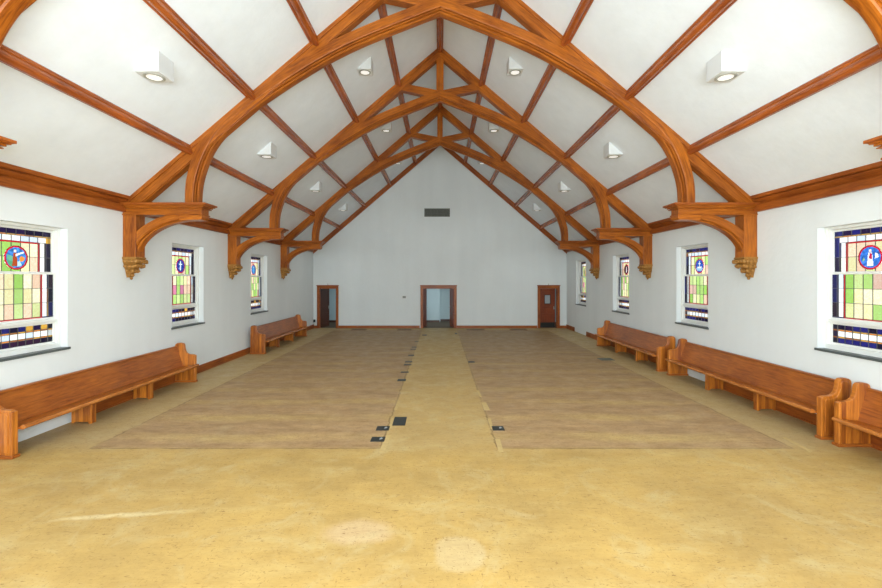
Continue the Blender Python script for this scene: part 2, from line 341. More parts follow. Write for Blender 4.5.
# ------------------------------------------------------------------ windows
DARK = [(.012, .010, .03), (.02, .012, .05), (.035, .015, .04), (.02, .02, .14)]
WHITE = [(.88, .92, .95), (.95, .95, .88), (.68, .80, .95), (.9, .88, .9)]
FIELD = [(.42, .66, .20), (.60, .76, .32), (.80, .76, .42), (.85, .62, .44), (.88, .82, .54), (.34, .60, .13), (.66, .72, .34), (.72, .50, .40)]
AMBER = [(.75, .28, .05), (.70, .40, .06), (.40, .14, .03)]
RED = [(.62, .01, .02)]
DD = .09
def window(n, s, wy, blue, pic, label):
    root = empty('window_%d' % n, (s*HW, wy, WZ0)); struct(root, label, 'window')
    rr = random.Random(n*13)
    # local: x = outward depth * s, y along wall, z above opening bottom
    def bx(mb, u0, u1, z0, z1, d0, d1, mi=0, ax=1):
        a, c = sorted((s*(d0-DD), s*(d1-DD))); mb.box(a, c, u0, u1, z0-WZ0, z1-WZ0, ax, mi)
    mb = MB()
    bx(mb, -.69, -.64, WZ0, WZ1, .21, .34); bx(mb, .64, .69, WZ0, WZ1, .21, .34)
    bx(mb, -.64, .64, 3.325, WZ1, .21, .34); bx(mb, -.64, .64, WZ0, 1.40, .21, .34); bx(mb, -.64, .64, 1.775, 1.82, .22, .34)
    mb.build('window_frame', M['white'], root, .006)
    def sash(name, z0, z1, d):
        mb = MB(); t = .035
        bx(mb, -.64, -.605, z0, z1, d, d+.035); bx(mb, .605, .64, z0, z1, d, d+.035)
        bx(mb, -.605, .605, z1-t, z1, d, d+.035); bx(mb, -.605, .605, z0, z0+t, d, d+.035)
        mb.build(name, M['white'], root, .004)
    sash('upper_sash', 2.585, 3.325, .29); sash('lower_sash', 1.82, 2.61, .25); sash('hopper_sash', 1.40, 1.775, .26)
    def glass(name, z0, z1, d, kind):
        mb = MB(); lead = MB(); cl = mb.bm.loops.layers.float_color.new('tint')
        W = .565
        def q(u0, u1, a, c, cols):
            co = rr.choice(cols); k = rr.uniform(.8, 1.05)
            X = s*(d-DD)
            for (p0, p1, q0, q1) in cells(u0, u1, a, c):
                f = mb.f([mb.v((X, u, z-WZ0)) for u, z in ((p0, q0), (p1, q0), (p1, q1), (p0, q1))])
                for lp in f.loops: lp[cl] = (min(1, co[0]*k), min(1, co[1]*k), min(1, co[2]*k), 1)
        def cells(u0, u1, a, c):   # leave the hole the roundel sits in
            if kind != 'upper' or u0 > .18 or u1 < -.18 or c < 2.64: yield (u0, u1, a, c); return
            nu = max(1, math.ceil((u1-u0)/.014)); nv = max(1, math.ceil((c-a)/.014))
            for i in range(nu):
                for j in range(nv):
                    p0, p1, q0, q1 = u0+(u1-u0)*i/nu, u0+(u1-u0)*(i+1)/nu, a+(c-a)*j/nv, a+(c-a)*(j+1)/nv
                    if math.hypot((p0+p1)/2, (q0+q1)/2-2.835) > .183: yield (p0, p1, q0, q1)
        def came(u0, u1, a, c):
            for q_ in cells(u0, u1, a, c): bx(lead, *q_, d-.006, d+.002)
        def hrow(u0, u1, a, c, cols, step=.155, cm=True):
            k = max(1, round((u1-u0)/step)); st = (u1-u0)/k
            for i in range(k):
                q(u0+i*st, u0+(i+1)*st, a, c, cols)
                if cm and i: came(u0+i*st-.004, u0+i*st+.004, a, c)
            came(u0, u1, a-.004, a+.004)
        drk = DARK if not blue else DARK+[(.02, .02, .16)]*3
        b0, b1, b2, b3 = .608, .515, .49, .40   # dark | amber | white | red
        if kind != 'hopper':
            top = z1
            if kind == 'upper':
                hrow(-b0, b0, z1-.085, z1, drk); hrow(-b0, b0, z1-.105, z1-.085, AMBER)
                hrow(-b1, b1, z1-.195, z1-.105, WHITE); top = z1-.195
                for sg in (-1, 1): u = sorted((sg*b1, sg*b0)); q(*u, z1-.195, z1-.105, AMBER+drk)
                u0 = b3; q(-b3, b3, top-.024, top, RED); came(-b3, b3, top-.026, top-.022)
            bot = z0+.022 if kind == 'lower' else z0
            rows = 2 if kind == 'upper' else 3; h = (top-bot)/rows
            for r_ in range(rows):
                a = bot+r_*h; c = a+h
                for sg in (-1, 1):
                    for (p, q_, cols) in ((b1, b0, drk), (b2, b1, AMBER+drk), (b3, b2, WHITE), (b3-.030, b3, RED)):
                        u = sorted((sg*p, sg*q_)); q(*u, a, c, cols)
                        came(sg*p-.0035, sg*p+.0035, a, c)
                    u = sorted((sg*b3, sg*b0)); came(*u, a-.003, a+.003)
                cc = c if not (kind == 'upper' and r_ == rows-1) else c-.024
                fld = FIELD if kind == 'upper' else FIELD+([(.62, .22, .34)] if r_ == 1 else [])+[(.42, .66, .20), (.60, .76, .32)]
                hrow(-b3+.024, b3-.024, a, cc, fld, .155)
            if kind == 'lower':
                q(-b3, b3, z0, bot, RED)
                for sg in (-1, 1): u = sorted((sg*b3, sg*b0)); q(*u, z0, bot, drk)
        else:
            H = z1-z0
            ys = [z0, z0+H*.27, z0+H*.35, z0+H*.65, z0+H*.73, z1]
            for i, cols in enumerate((drk, AMBER, WHITE, AMBER, drk+AMBER[1:2])): hrow(-b1, b1, ys[i], ys[i+1], cols, .135)
            for sg in (-1, 1):
                u = sorted((sg*b1, sg*b0))
                for i, cols in enumerate((drk, AMBER, WHITE+drk, AMBER, drk)): q(*u, ys[i], ys[i+1], cols)
                came(sg*b1-.005, sg*b1+.005, z0, z1)
        o = mb.build(name, M['glass'], root)
        lead.build('lead_cames', M['lead'], o)
        return o
    up = glass('upper_glass', 2.615, 3.295, .31, 'upper'); glass('lower_glass', 1.85, 2.58, .27, 'lower'); glass('hopper_glass', 1.435, 1.745, .28, 'hopper')
    # roundel
    mb = MB(); cl = mb.bm.loops.layers.float_color.new('tint'); zc = 2.835-WZ0
    fl = 1 if s > 0 else -1
    def circ(r, n=32, cx=0, cy=0): return [(cx+r*math.cos(2*math.pi*i/n), cy+r*math.sin(2*math.pi*i/n)) for i in range(n)]
    shapes = [(circ(*p) if isinstance(p, tuple) else p, c) for p, c in pic[1:]]
    def inside(P, x, y):
        r = False
        for i in range(len(P)):
            (x1, y1), (x2, y2) = P[i-1], P[i]
            if (y1 > y) != (y2 > y) and x < (x2-x1)*(y-y1)/(y2-y1)+x1: r = not r
        return r
    st = .0095; K = int(.19/st)+1
    for i in range(-K, K):
        for j in range(-K, K):
            cx, cy = (i+.5)*st, (j+.5)*st; rad = math.hypot(cx, cy)
            if rad > .192: continue
            if rad > .163: col = (.60, .01, .03)
            else:
                k = .75+.6*noise.noise(Vector((cx*22, cy*22, n*5.)))
                col = tuple(min(1, max(0, c*k+.10*max(0, k-.8))) for c in pic[0])
                for P, c in shapes:
                    if inside(P, cx, cy): col = tuple(min(1, q*(.85+.2*rr.random())) for q in c)
            f = mb.f([mb.v((s*(.302-DD), fl*-p, zc+q)) for p, q in ((cx-st/2, cy-st/2), (cx+st/2, cy-st/2), (cx+st/2, cy+st/2), (cx-st/2, cy+st/2))])
            for lp in f.loops: lp[cl] = (*col, 1)
    o = mb.build('roundel', M['glass'], root); o['label'] = 'round picture roundel with red border'
    # slate sill
    mb = MB(); a, c = sorted((s*-.03, s*.13)); mb.box(a, c, -.72, .72, -.035, .004, 1)
    mb.build('sill', M['slate'], root, .004)['label'] = 'dark slate sill'
SKY = (.06, .28, .75)
def fig(x, col, head=(.95, .8, .7), w=.035, h=.1): return [([(x-w, -h), (x+w, -h), (x+w*.6, h*.55), (x-w*.6, h*.55)], col), ((.022, 12, x, h*.8), head)]
pics = {
 'shepherd': [SKY, ([(-.15, -.05), (-.05, -.02), (-.04, -.15), (-.1, -.13)], (.10, .35, .18)), ([(-.14, .05), (-.06, .02), (-.06, -.06), (-.15, -.03)], (.15, .45, .3))] + fig(-.02, (.40, .07, .02), w=.045, h=.13) + [([(-.01, .02), (.12, .08), (.12, .1), (-.01, .06)], (.9, .9, .95)), ([(.06, -.06), (.12, -.05), (.14, .0), (.08, .03), (.05, -.01)], (.85, .30, .05)), ([(.02, -.14), (.09, -.12), (.06, -.05), (.02, -.06)], (.5, .75, .95))],
 'robed': [(.05, .22, .75)] + fig(0, (.88, .9, .95), w=.05, h=.13) + [([(-.02, -.02), (.03, -.03), (.03, .06), (-.01, .07)], (.5, .02, .08)), ([(.07, -.02), (.13, .0), (.12, .05), (.08, .07)], (.9, .88, .9)), ([(-.13, -.07), (-.08, -.03), (-.1, .0)], (.3, .5, .2))],
 'cross': [(.02, .05, .35), ([(-.015, -.11), (.015, -.11), (.015, .12), (-.015, .12)], (.7, .85, .9)), ([(-.07, .03), (.07, .03), (.07, .06), (-.07, .06)], (.7, .85, .9)), ([(-.09, -.08), (-.02, -.1), (-.03, -.02)], (.2, .3, .6))],
 'boat': [(.03, .12, .55), ([(-.15, -.05), (.15, -.05), (.1, -.12), (-.1, -.12)], (.30, .5, .7)), ([(-.10, -.02), (.10, -.02), (.06, -.06), (-.06, -.06)], (.88, .9, .9)), ([(-.01, -.02), (.01, -.02), (.01, .12), (-.01, .12)], (.9, .9, .9)), ([(-.05, .05), (.05, .05), (.05, .065), (-.05, .065)], (.9, .9, .9))],
 'lamp': [(.03, .25, .6)] + fig(0, (.15, .35, .7), (.8, .6, .3)),
 'dark': [(.06, .02, .03)] + fig(0, (.75, .7, .7), (.8, .7, .6)),
 'gold': [(.35, .4, .2)] + fig(0, (.6, .3, .1)),
}
window(1, -1, 6.76, False, pics['shepherd'], 'stained glass window nearest on the left wall, brown robed figure in its roundel')
window(2, -1, WY[1], False, pics['cross'], 'stained glass window in the middle of the left wall, white figure on dark blue roundel')
window(3, -1, WY[2], False, pics['lamp'], 'stained glass window farthest along the left wall, above the far left pew')
window(4, 1, 6.66, True, pics['robed'], 'stained glass window nearest on the right wall, white and red robed figure in blue roundel')
window(5, 1, WY[1], True, pics['boat'], 'stained glass window with white boat on blue roundel, above the gap between two right pews')
window(6, 1, WY[2], False, pics['dark'], 'stained glass window above the far right pew with dark red roundel')
window(7, 1, WY[3], False, pics['gold'], 'narrow looking stained glass window nearest the end wall on the right')

# ------------------------------------------------------------------ doors
def casing(root, x0, x1, w_, hw, depth=.05):
    mb = MB(); cx = (x0+x1)/2
    mb.box(x0-w_-cx, x0-cx, -depth, 0, 0, DZ, 2); mb.box(x1-cx, x1+w_-cx, -depth, 0, 0, DZ, 2)
    mb.box(x0-w_-cx, x1+w_-cx, -depth, 0, DZ, DZ+.12, 0); mb.box(x0-w_-.02-cx, x1+w_+.02-cx, -depth-.03, 0, DZ+.12, DZ+.16, 0)
    mb.build('door_casing', M['trim'], root, .005)
    mb = MB(); mb.box(x0-cx, x0+.025-cx, 0, .2, 0, DZ, 2); mb.box(x1-.025-cx, x1-cx, 0, .2, 0, DZ, 2); mb.box(x0+.025-cx, x1-.025-cx, 0, .2, DZ-.025, DZ, 0)
    mb.build('door_jamb', M['trim'], root)
def leaf(root, hinge, ang, w_, mat, label, glazed=False, kick=False):
    r_ = empty('door_leaf', (hinge, .12, .015), ang); r_.parent = root
    mb = MB(); hgt = DZ-.05; t = .045
    st = .11
    mb.box(0, st, 0, t, 0, hgt, 2); mb.box(w_-st, w_, 0, t, 0, hgt, 2)
    rails = [(0, .2), (.62, .72), (.98, 1.08), (hgt-.13, hgt)]
    for a, c in rails: mb.box(st, w_-st, 0, t, a, c, 0)
    if glazed:
        mb.box(w_/2-.03, w_/2+.03, 0, t, .2, .98, 2)
        for (a, c) in ((.2, .62), (.72, .98)): mb.box(st, w_-st, .012, t-.012, a, c, 2)
        gz0, gz1 = 1.22, 1.66; gx0, gx1 = w_/2-.15, w_/2+.15
        mb.box(st, gx0, .005, t-.005, 1.08, hgt-.13, 2); mb.box(gx1, w_-st, .005, t-.005, 1.08, hgt-.13, 2)
        mb.box(gx0, gx1, .005, t-.005, 1.08, gz0, 0); mb.box(gx0, gx1, .005, t-.005, gz1, hgt-.13, 0)
    else:
        for (a, c) in ((.2, .62), (.72, .98), (1.08, hgt-.13)): mb.box(st, w_-st, .012, t-.012, a, c, 2)
    o = mb.build('leaf_panel', mat, r_, .003)
    if glazed:
        mb = MB()
        for a in ((gx0-.03, gx0+.01, gz0-.03, gz1+.03), (gx1-.01, gx1+.03, gz0-.03, gz1+.03), (gx0, gx1, gz0-.03, gz0+.01), (gx0, gx1, gz1-.01, gz1+.03)): mb.box(a[0], a[1], -.008, t, a[2], a[3], 2)
        mb.build('pane_surround', M['doordark'], r_)
        MB().box(gx0+.01, gx1-.01, .012, .02, gz0+.01, gz1-.01).build('window_pane', M['paper'], r_)
    if kick: MB().box(.02, w_-.02, -.006, 0, .01, .26).build('kick_plate', M['black'], r_)['label'] = 'dark kick plate'
    mb = MB(); mb.box(w_-.085, w_-.045, -.012, t+.012, .92, 1.08, 2)
    n = 10
    for sg in (-1, 1):
        rings = []
        for d, rad in ((0.012, .012), (.03, .012), (.035, .026), (.055, .028), (.065, .015)):
            y = t/2+sg*(t/2+d); rings.append([(w_-.065+rad*math.cos(2*math.pi*k/n), y, .99+rad*math.sin(2*math.pi*k/n)) for k in range(n)])
        mb.rings(rings, smooth=True)
    mb.build('door_knob', M['ring'], r_)
    return r_
def door(n, i, label):
    a, c = doors[i]; root = empty('door_%d' % n, ((a+c)/2, YE, 0)); struct(root, label, 'door'); casing(root, a, c, .115, .12); return root, (a-c)/2, (c-a)/2
d1, l, r_ = door(1, 0, 'left doorway in the end wall with a dark door opened into the hallway')
leaf(d1, l+.03, math.radians(72), .80, M['doordark'], '')
d2, l, r_ = door(2, 1, 'wide central doorway in the end wall with both leaves folded back')
leaf(d2, l+.03, math.radians(79), .76, M['door'], ''); 
q = leaf(d2, r_-.03, math.radians(101), .76, M['door'], '')
d3, l, r_ = door(3, 2, 'right doorway in the end wall with a red brown glazed door ajar')
leaf(d3, l+.03, math.radians(8), .82, M['door'], '', glazed=True, kick=True)

# ------------------------------------------------------------------ roof trusses
TY = [4.42, 8.74, 13.06, 17.38]; TD = .27
INTR = [(4.94, 1.53), (4.93, 1.85), (4.87, 2.13), (4.75, 2.47), (4.61, 2.73), (4.39, 3.0), (3.95, 3.375), (3.37, 3.80), (2.30, 4.47), (1.47, 4.87), (0, 5.44)]
def catmull(P, k=6):
    out = []
    for i in range(len(P)-1):
        p0 = P[max(i-1, 0)]; p1 = P[i]; p2 = P[i+1]; p3 = P[min(i+2, len(P)-1)]
        for j in range(k):
            t = j/k
            out.append(tuple(.5*((2*p1[a])+(-p0[a]+p2[a])*t+(2*p0[a]-5*p1[a]+4*p2[a]-p3[a])*t*t+(-p0[a]+3*p1[a]-3*p2[a]+p3[a])*t**3) for a in (0, 1)))
    out.append(P[-1]); return out
def norms(P):
    out = []
    for i in range(len(P)):
        a, c = P[max(i-1, 0)], P[min(i+1, len(P)-1)]; dx, dz = c[0]-a[0], c[1]-a[1]; l = math.hypot(dx, dz)
        out.append((-dz/l, dx/l))
    return out
def lobe(mb, c, r, seed, sub=8, squash=(1, 1, 1)):
    """carved leaf lobe: knobbly ellipsoid"""
    rings = []
    for i in range(1, sub):
        th = math.pi*i/sub
        ring = []
        for j in range(sub+2):
            ph = 2*math.pi*j/(sub+2)
            d = Vector((math.sin(th)*math.cos(ph), math.sin(th)*math.sin(ph), math.cos(th)))
            k = r*.72*(1+.45*noise.noise(d*2.3+Vector((seed*3.1, seed*1.7, seed))))
            ring.append((c[0]+d.x*k*squash[0], c[1]+d.y*k*squash[1], c[2]+d.z*k*squash[2]))
        rings.append(ring)
    mb.rings(rings, smooth=True)
def make_truss():
    root = empty('roof_truss')
    W = M['truss']; Z0 = CZ
    for s in (-1, 1):
        # principal rafter with a small moulding where it meets the ceiling
        v = .235*nrm; gr = lambda p, d: (p[0]*1.31, (p[1]+SL*p[0])*.76, d)
        def f(p, d): return (s*p[0], d, p[1])
        mb = MB(); XO = 6.40
        q = lambda o: [(0, APEX+.01), (XO, ceil_z(XO)+.01), (XO, ceil_z(XO)-o), (0, APEX-o)]
        mb.prism(q(v), f, .02, TD-.02, gr); mb.prism(q(.07*nrm), f, -.005, TD+.005, gr)
        mb.prism([(0, APEX-v-.0), (XO, ceil_z(XO)-v), (XO, ceil_z(XO)-v-.02), (0, APEX-v-.02)], f, .045, TD-.045, gr)
        mb.build('rafter', W, root, .006)
        # arched rib
        P = catmull(INTR)
        for _ in range(14): P = [P[0], P[1]]+[tuple((P[i-1][a]+2*P[i][a]+P[i+1][a])/4 for a in (0, 1)) for i in range(2, len(P)-1)]+[P[-1]]
        NN = norms(P); NN[-1] = (0, 1); NN[0] = (1, 0)
        # section (r from intrados 0..1, y)
        sec = [(0, .085), (.02, .058), (.07, .042), (.13, .045), (.155, .06), (.165, .095), (.19, .095), (.20, .048), (.23, .028), (.27, .026), (.30, .04), (.31, .065), (.335, .065), (.345, .012), (.40, .0), (1, .0)]
        sec = sec+[(r, TD-y) for r, y in sec[::-1]]
        rings, grs = [], []; L_ = 0
        for i, (p, n) in enumerate(zip(P, NN)):
            n = (abs(n[0]), abs(n[1]))
            if i: L_ += math.hypot(p[0]-P[i-1][0], p[1]-P[i-1][1])
            w0 = .245+.05*min(1, L_/1.5)
            av = (ceil_z(p[0])-CZ-p[1])/(SL*n[0]+n[1])
            w_ = min(w0, av-.015); k = nrm if i == len(P)-1 else 1
            if i == len(P)-1: n = (0, 1); w_ = .305
            rings.append([(s*(p[0]+n[0]*(w_ if r > .5 else w0*r)), y, Z0+p[1]+n[1]*(w_ if r > .5 else w0*r)) for r, y in sec])
            grs.append([(L_, w_*r, y) for r, y in sec])
        mb = MB().rings(rings, grs); mb.build('arched_rib', W, root)
        # strut between rafter and crown of the arch
        f2 = lambda p, d: (s*p[0], d, Z0+p[1])
        mb = MB().prism([(0.0, 5.60), (0.10, 5.60), (1.62, 5.60+.27), (1.36, 5.93), (0.10, 5.81), (0, 5.78)], f2, .03, TD-.03, lambda p, d: p + (d,))
        mb = MB().prism([(0.02, 5.49), (1.62, 5.49+.36), (1.30, 6.0), (0.02, 5.74)], f2, .03, TD-.03, lambda p, d: (p[0], p[1], d))
        mb.build('collar_strut', W, root, .006)
        # hammer beam
        hb = MB(); g3 = lambda p, d: (p[0], p[1], d)
        def hbx(t0, z0, z1, o): a, c = sorted((s*t0, s*6.45)); hb.box(a, c, -o-.01, TD+o+.01, Z0+z0, Z0+z1, 0)
        hbx(4.825, 1.30, 1.325, .012); hbx(4.845, 1.325, 1.43, -.006); hbx(4.80, 1.43, 1.445, .035); hbx(4.825, 1.445, 1.46, .012); hbx(4.785, 1.46, 1.485, .05); hbx(4.755, 1.485, 1.50, .075)
        cp = MB(); a, c = sorted((s*4.72, s*6.45)); cp.box(a, c, -.11, TD+.11, Z0+1.505, Z0+1.54, 0)
        a, c = sorted((s*4.74, s*6.45)); cp.box(a, c, -.092, TD+.092, Z0+1.498, Z0+1.506, 0)
        hb.prism([(5.3, 1.31), (4.84, 1.31), (4.84, 1.245), (4.87, 1.21), (5.3, 1.20)], f2, 0.001, TD-.001, g3)
        hbo = hb.build('hammer_beam', W, root, .004); cp.build('cap_moulding', M['trim'], hbo, .004)
        # wall post
        mb = MB(); a, c = sorted((s*6.18, s*6.45)); mb.box(a, c, .0, TD, Z0+.42, Z0+1.40, 2)
        mb.build('wall_post', W, root, .006)
        # curved brace
        n = 22; inner, outer = [], []
        inner = [(4.86+1.34*math.cos(t), .43+.79*math.sin(t)) for t in [i/n*math.pi/2 for i in range(n+1)]]
        outer = []
        for i in range(n+1):
            t = i/n*math.pi/2; nx, nz = math.cos(t)*.79, math.sin(t)*1.34; l = math.hypot(nx, nz)
            outer.append((inner[i][0]+nx/l*(.19+.06*math.cos(t)), inner[i][1]+nz/l*.19))
        sec = [(0, .065), (.06, .05), (.14, .05), (.17, .07), (.21, .03), (.30, .012), (1, .012)]; sec = sec+[(r, TD-y) for r, y in sec[::-1]]
        rings, grs = [], []
        for i, (p, o_) in enumerate(zip(inner, outer)):
            rings.append([(s*(p[0]+(o_[0]-p[0])*r), y, Z0+p[1]+(o_[1]-p[1])*r) for r, y in sec])
            grs.append([(i*.09, r*.25, y) for r, y in sec])
        MB().rings(rings, grs).build('curved_brace', W, root)
        # carved corbel
        mb = MB(); rr = random.Random(5)
        mb.rings([[(s*(6.45-dx), y, Z0+z) for dx, y in ((0, -.01-g_), (dd, -.01-g_), (dd, TD+.01+g_), (0, TD+.01+g_))] for z, dd, g_ in
                  ((.45, .27, .005), (.425, .285, .01), (.40, .26, .0), (.33, .24, -.02), (.2, .17, -.07), (.1, .10, -.1), (.03, .05, -.12))])
        def yy(k): return -.01+(TD+.02)*k
        for k in range(5): lobe(mb, (s*(6.45-.28), yy(k/4), Z0+.36), .062, k)
        for k in range(4):
            lobe(mb, (s*(6.45-.05-.075*k), yy(0)+.01, Z0+.36), .06, k+7); lobe(mb, (s*(6.45-.05-.075*k), yy(1)-.01, Z0+.36), .06, k+17)
        for k in range(4): lobe(mb, (s*(6.45-.25), yy(.12+k/3*.76), Z0+.27), .058, k+27)
        for k in range(3):
            lobe(mb, (s*(6.45-.05-.08*k), yy(.08), Z0+.255), .055, k+31); lobe(mb, (s*(6.45-.05-.08*k), yy(.92), Z0+.255), .055, k+37)
        for k in range(3): lobe(mb, (s*(6.45-.16), yy(.25+k*.25), Z0+.17), .055, k+41, squash=(1, 1, 1.2))
        for k in range(2): lobe(mb, (s*(6.45-.06), yy(.2+.6*k), Z0+.17), .05, k+47)
        lobe(mb, (s*(6.45-.10), yy(.5), Z0+.08), .055, 51); lobe(mb, (s*(6.45-.07), yy(.35), Z0+.09), .04, 52); lobe(mb, (s*(6.45-.07), yy(.65), Z0+.09), .04, 53)
        lobe(mb, (s*(6.45-.08), yy(.5), Z0+.015), .04, 54)
        mb.build('corbel', M['carved'], root)['label'] = 'carved golden leaf corbel'
    mb = MB().box(-.11, .11, .035, TD-.035, Z0+5.6, APEX-.2, 2)
    mb.build('king_post', W, root, .008)
    return root
t0 = make_truss()
names = ['first roof truss from the camera, mostly out of frame at the top corners', 'second roof truss, the largest complete arch spanning the room overhead',
         'third roof truss, middle arch with its king post in full view', 'farthest wooden roof truss, last arch before the end wall']
for i, y in enumerate(TY):
    o = t0 if i == 0 else copy_tree(t0)
    o.location = (0, y, 0); tag(o, names[i], 'roof truss', 'arched wooden roof trusses')

# ------------------------------------------------------------------ purlins
PA = [5.16, 3.87, 2.58, 1.29, 0]
prof = [(-.10, 0), (-.10, .035), (-.088, .045), (-.085, .06), (-.065, .068), (-.062, .085), (-.055, .12), (-.035, .15), (0, .162), (.035, .15), (.055, .12), (.062, .085), (.065, .068), (.085, .06), (.088, .045), (.10, .035), (.10, 0)]
bays = [(TY[0]+TD, TY[1], 'between first and second trusses'), (TY[1]+TD, TY[2], 'between second and third trusses'),
        (TY[2]+TD, TY[3], 'between third and fourth trusses'), (TY[3]+TD, YE, 'between fourth truss and end wall')]
hts = ['lowest', 'second from the bottom', 'third from the bottom', 'uppermost']
cosr, sinr = 1/nrm, SL/nrm
for y0, y1, where in bays:
    for k, a in enumerate(PA):
        for s in ((-1, 1) if a else (0,)):
            if s:
                tx, tz = -s*cosr, sinr         # up the slope
                nx, nz_ = -s*sinr, -cosr       # into the room
            else: tx, tz, nx, nz_ = 1, 0, 0, -1
            bx_, bz = s*a, ceil_z(a)
            off = -.005 if s else .04
            fn = lambda p, d: (bx_+tx*p[0]+nx*(p[1]+off), d, bz+tz*p[0]+nz_*(p[1]+off))
            o = MB().prism(prof, lambda p, d: (tx*p[0]+nx*p[1], d-y0, tz*p[0]+nz_*p[1]), y0-.02, y1+.02, lambda p, d: (d, p[0], p[1])).build('purlin', M['purlin'])
            o.location = (bx_+nx*off, y0, bz+nz_*off)
            if s: tag(o, 'brown purlin, %s on the %s slope %s' % (hts[k], 'left' if s < 0 else 'right', where), 'purlin', 'ceiling purlins')
            else: tag(o, 'moulded brown ridge beam at the roof peak %s' % where, 'purlin', 'ridge beams')

# ------------------------------------------------------------------ sloped ceiling lights
def make_light(s):
    root = empty('ceiling_light'); W_ = .37; H = SL*W_
    # local origin: low outer near corner on the ceiling; x toward the ridge (mirrored by s)
    f = lambda p, d: (-s*p[0], d, p[1])
    mb = MB().prism([(0, 0), (W_, 0), (W_, H), (0, 0.0)][:3], f, 0, .37); mb.build('housing', M['fix'], root, .004)
    cx, cy = W_*.5, .185; n = 28
    def ring(r, z): return [(-s*cx+r*math.cos(2*math.pi*i/n), cy+r*math.sin(2*math.pi*i/n), z) for i in range(n)]
    MB().rings([ring(.150, .0), ring(.150, -.008), ring(.140, -.013), ring(.112, -.013), ring(.108, -.006), ring(.108, .0)], cap=False, smooth=True).build('trim_ring', M['ring'], root)
    mb = MB(); mb.f([mb.v(p) for p in ring(.108, -.008)]); mb.build('lens', M['lens'], root)
    lamp('lamp', 'SPOT', (-s*cx, cy, -.03), 75, (.90, .97, 1), parent=root, spot_size=math.radians(120), spot_blend=.8, shadow_soft_size=.08)
    return root
pl = {-1: make_light(-1), 1: make_light(1)}
bw = ['between first and second trusses', 'between second and third trusses', 'between third and fourth trusses', 'in the last bay by the end wall']
first = {-1: True, 1: True}
for s in (-1, 1):
    for hi, a in ((0, 4.614), (1, 2.102)):
        for k in range(4):
            y = 6.48+4.32*k
            if hi and k == 0: y = 6.48
            o = pl[s] if first[s] else copy_tree(pl[s]); first[s] = False
            o.location = (s*a, y, ceil_z(a))
            tag(o, 'white wedge ceiling light, %s on %s slope %s' % ('higher' if hi else 'lower', 'left' if s < 0 else 'right', bw[k]), 'ceiling light', 'sloped ceiling lights')

# ------------------------------------------------------------------ pews
LP = 4.52
def make_pew():
    root = empty('pew')
    end = [(.03, .04), (.03, .88), (.045, .925), (.08, .945), (.15, .955), (.215, .945), (.25, .92), (.262, .88), (.266, .82), (.28, .765), (.305, .72), (.345, .69), (.39, .675), (.44, .672), (.495, .668), (.52, .655), (.53, .63), (.53, .04)]
    inset = [(.07, .08), (.07, .87), (.12, .91), (.19, .91), (.225, .87), (.23, .80), (.26, .71), (.31, .655), (.38, .64), (.46, .635), (.485, .60), (.485, .08)]
    for y0, sg in ((0, -1), (LP, 1)):
        fn = lambda p, d: (p[0], d, p[1]); gr = lambda p, d: (p[1], p[0], 0.)
        y1 = y0-sg*.075; a, c = sorted((y0, y1))
        mb = MB().prism(end, fn, a, c, gr)
        e = y0+sg*.012; a2, c2 = sorted((y0-sg*.01, e)); mb.prism(inset, fn, a2, c2, gr)
        o = mb.build('end_panel', M['pewend'], root, .012)
        # front stile, thicker and rounded, and foot
        ym = (a+c)/2
        MB().box(.495, .545, ym-.048, ym+.048, .04, .652, 2).build('front_stile', M['pewend'], o, .014)
        MB().box(.02, .565, ym-.06, ym+.06, 0, .045, 0).build('foot', M['pew'], o, .008)
    yi0, yi1 = .075, LP-.075
    g2 = lambda p, d: (d, p[0], p[1]); fn = lambda p, d: (p[0], d, p[1])
    MB().prism([(.17, .385), (.59, .425), (.59, .39), (.17, .35)], fn, yi0, yi1, g2).build('seat', M['pew'], root)
    MB().prism([(.57, .425), (.60, .447), (.635, .448), (.655, .435), (.66, .415), (.65, .395), (.62, .382), (.58, .385)], fn, yi0+.001, yi1-.001, g2).build('seat_nosing', M['nosing'], root, .004)
    MB().prism([(.19, .36), (.235, .395), (.185, .56), (.085, .845), (.05, .845), (.15, .56)], fn, yi0, yi1, g2).build('backrest', M['pew'], root)
    MB().prism([(.038, .84), (.098, .84), (.104, .85), (.10, .868), (.08, .878), (.045, .878), (.036, .865)], fn, yi0, yi1, g2).build('top_rail', M['pew'], root, .003)
    for k in (1, 2):
        yc = LP*k/3
        mb = MB().prism([(.07, 0), (.10, 0), (.13, .025), (.37, .025), (.40, 0), (.44, 0), (.44, .372), (.07, .345)], fn, yc-.035, yc+.035, lambda p, d: (p[1], p[0], 0.))
        o = mb.build('support', M['pewend'], root, .006)
        MB().box(.405, .455, yc-.055, yc+.055, 0, .374, 2).build('support_stile', M['pewend'], o, .006)
    return root
pw = make_pew()
spots = [(-1, 5.97, 'long wooden pew nearest on the left wall, cut by the left edge'), (-1, 14.3, 'long wooden pew at the far end of the left wall'),
         (1, 11.62, 'long wooden pew farthest along the right wall'), (1, 6.70, 'middle wooden pew of the right wall under two windows'),
         (1, 1.96, 'wooden pew at the right edge of the photo, only its far end showing')]
for i, (s, y0, lab) in enumerate(spots):
    o = pw if i == 0 else copy_tree(pw)
    o.scale = (.94, 1, 1); o.location = (s*(HW-.002-(.11, .0)[i != 1]-(.05 if i == 2 else 0)), y0 if s < 0 else y0+LP, 0); o.rotation_euler = (0, 0, 0 if s < 0 else math.pi)
    tag(o, lab, 'pew', 'wooden pews along the walls')

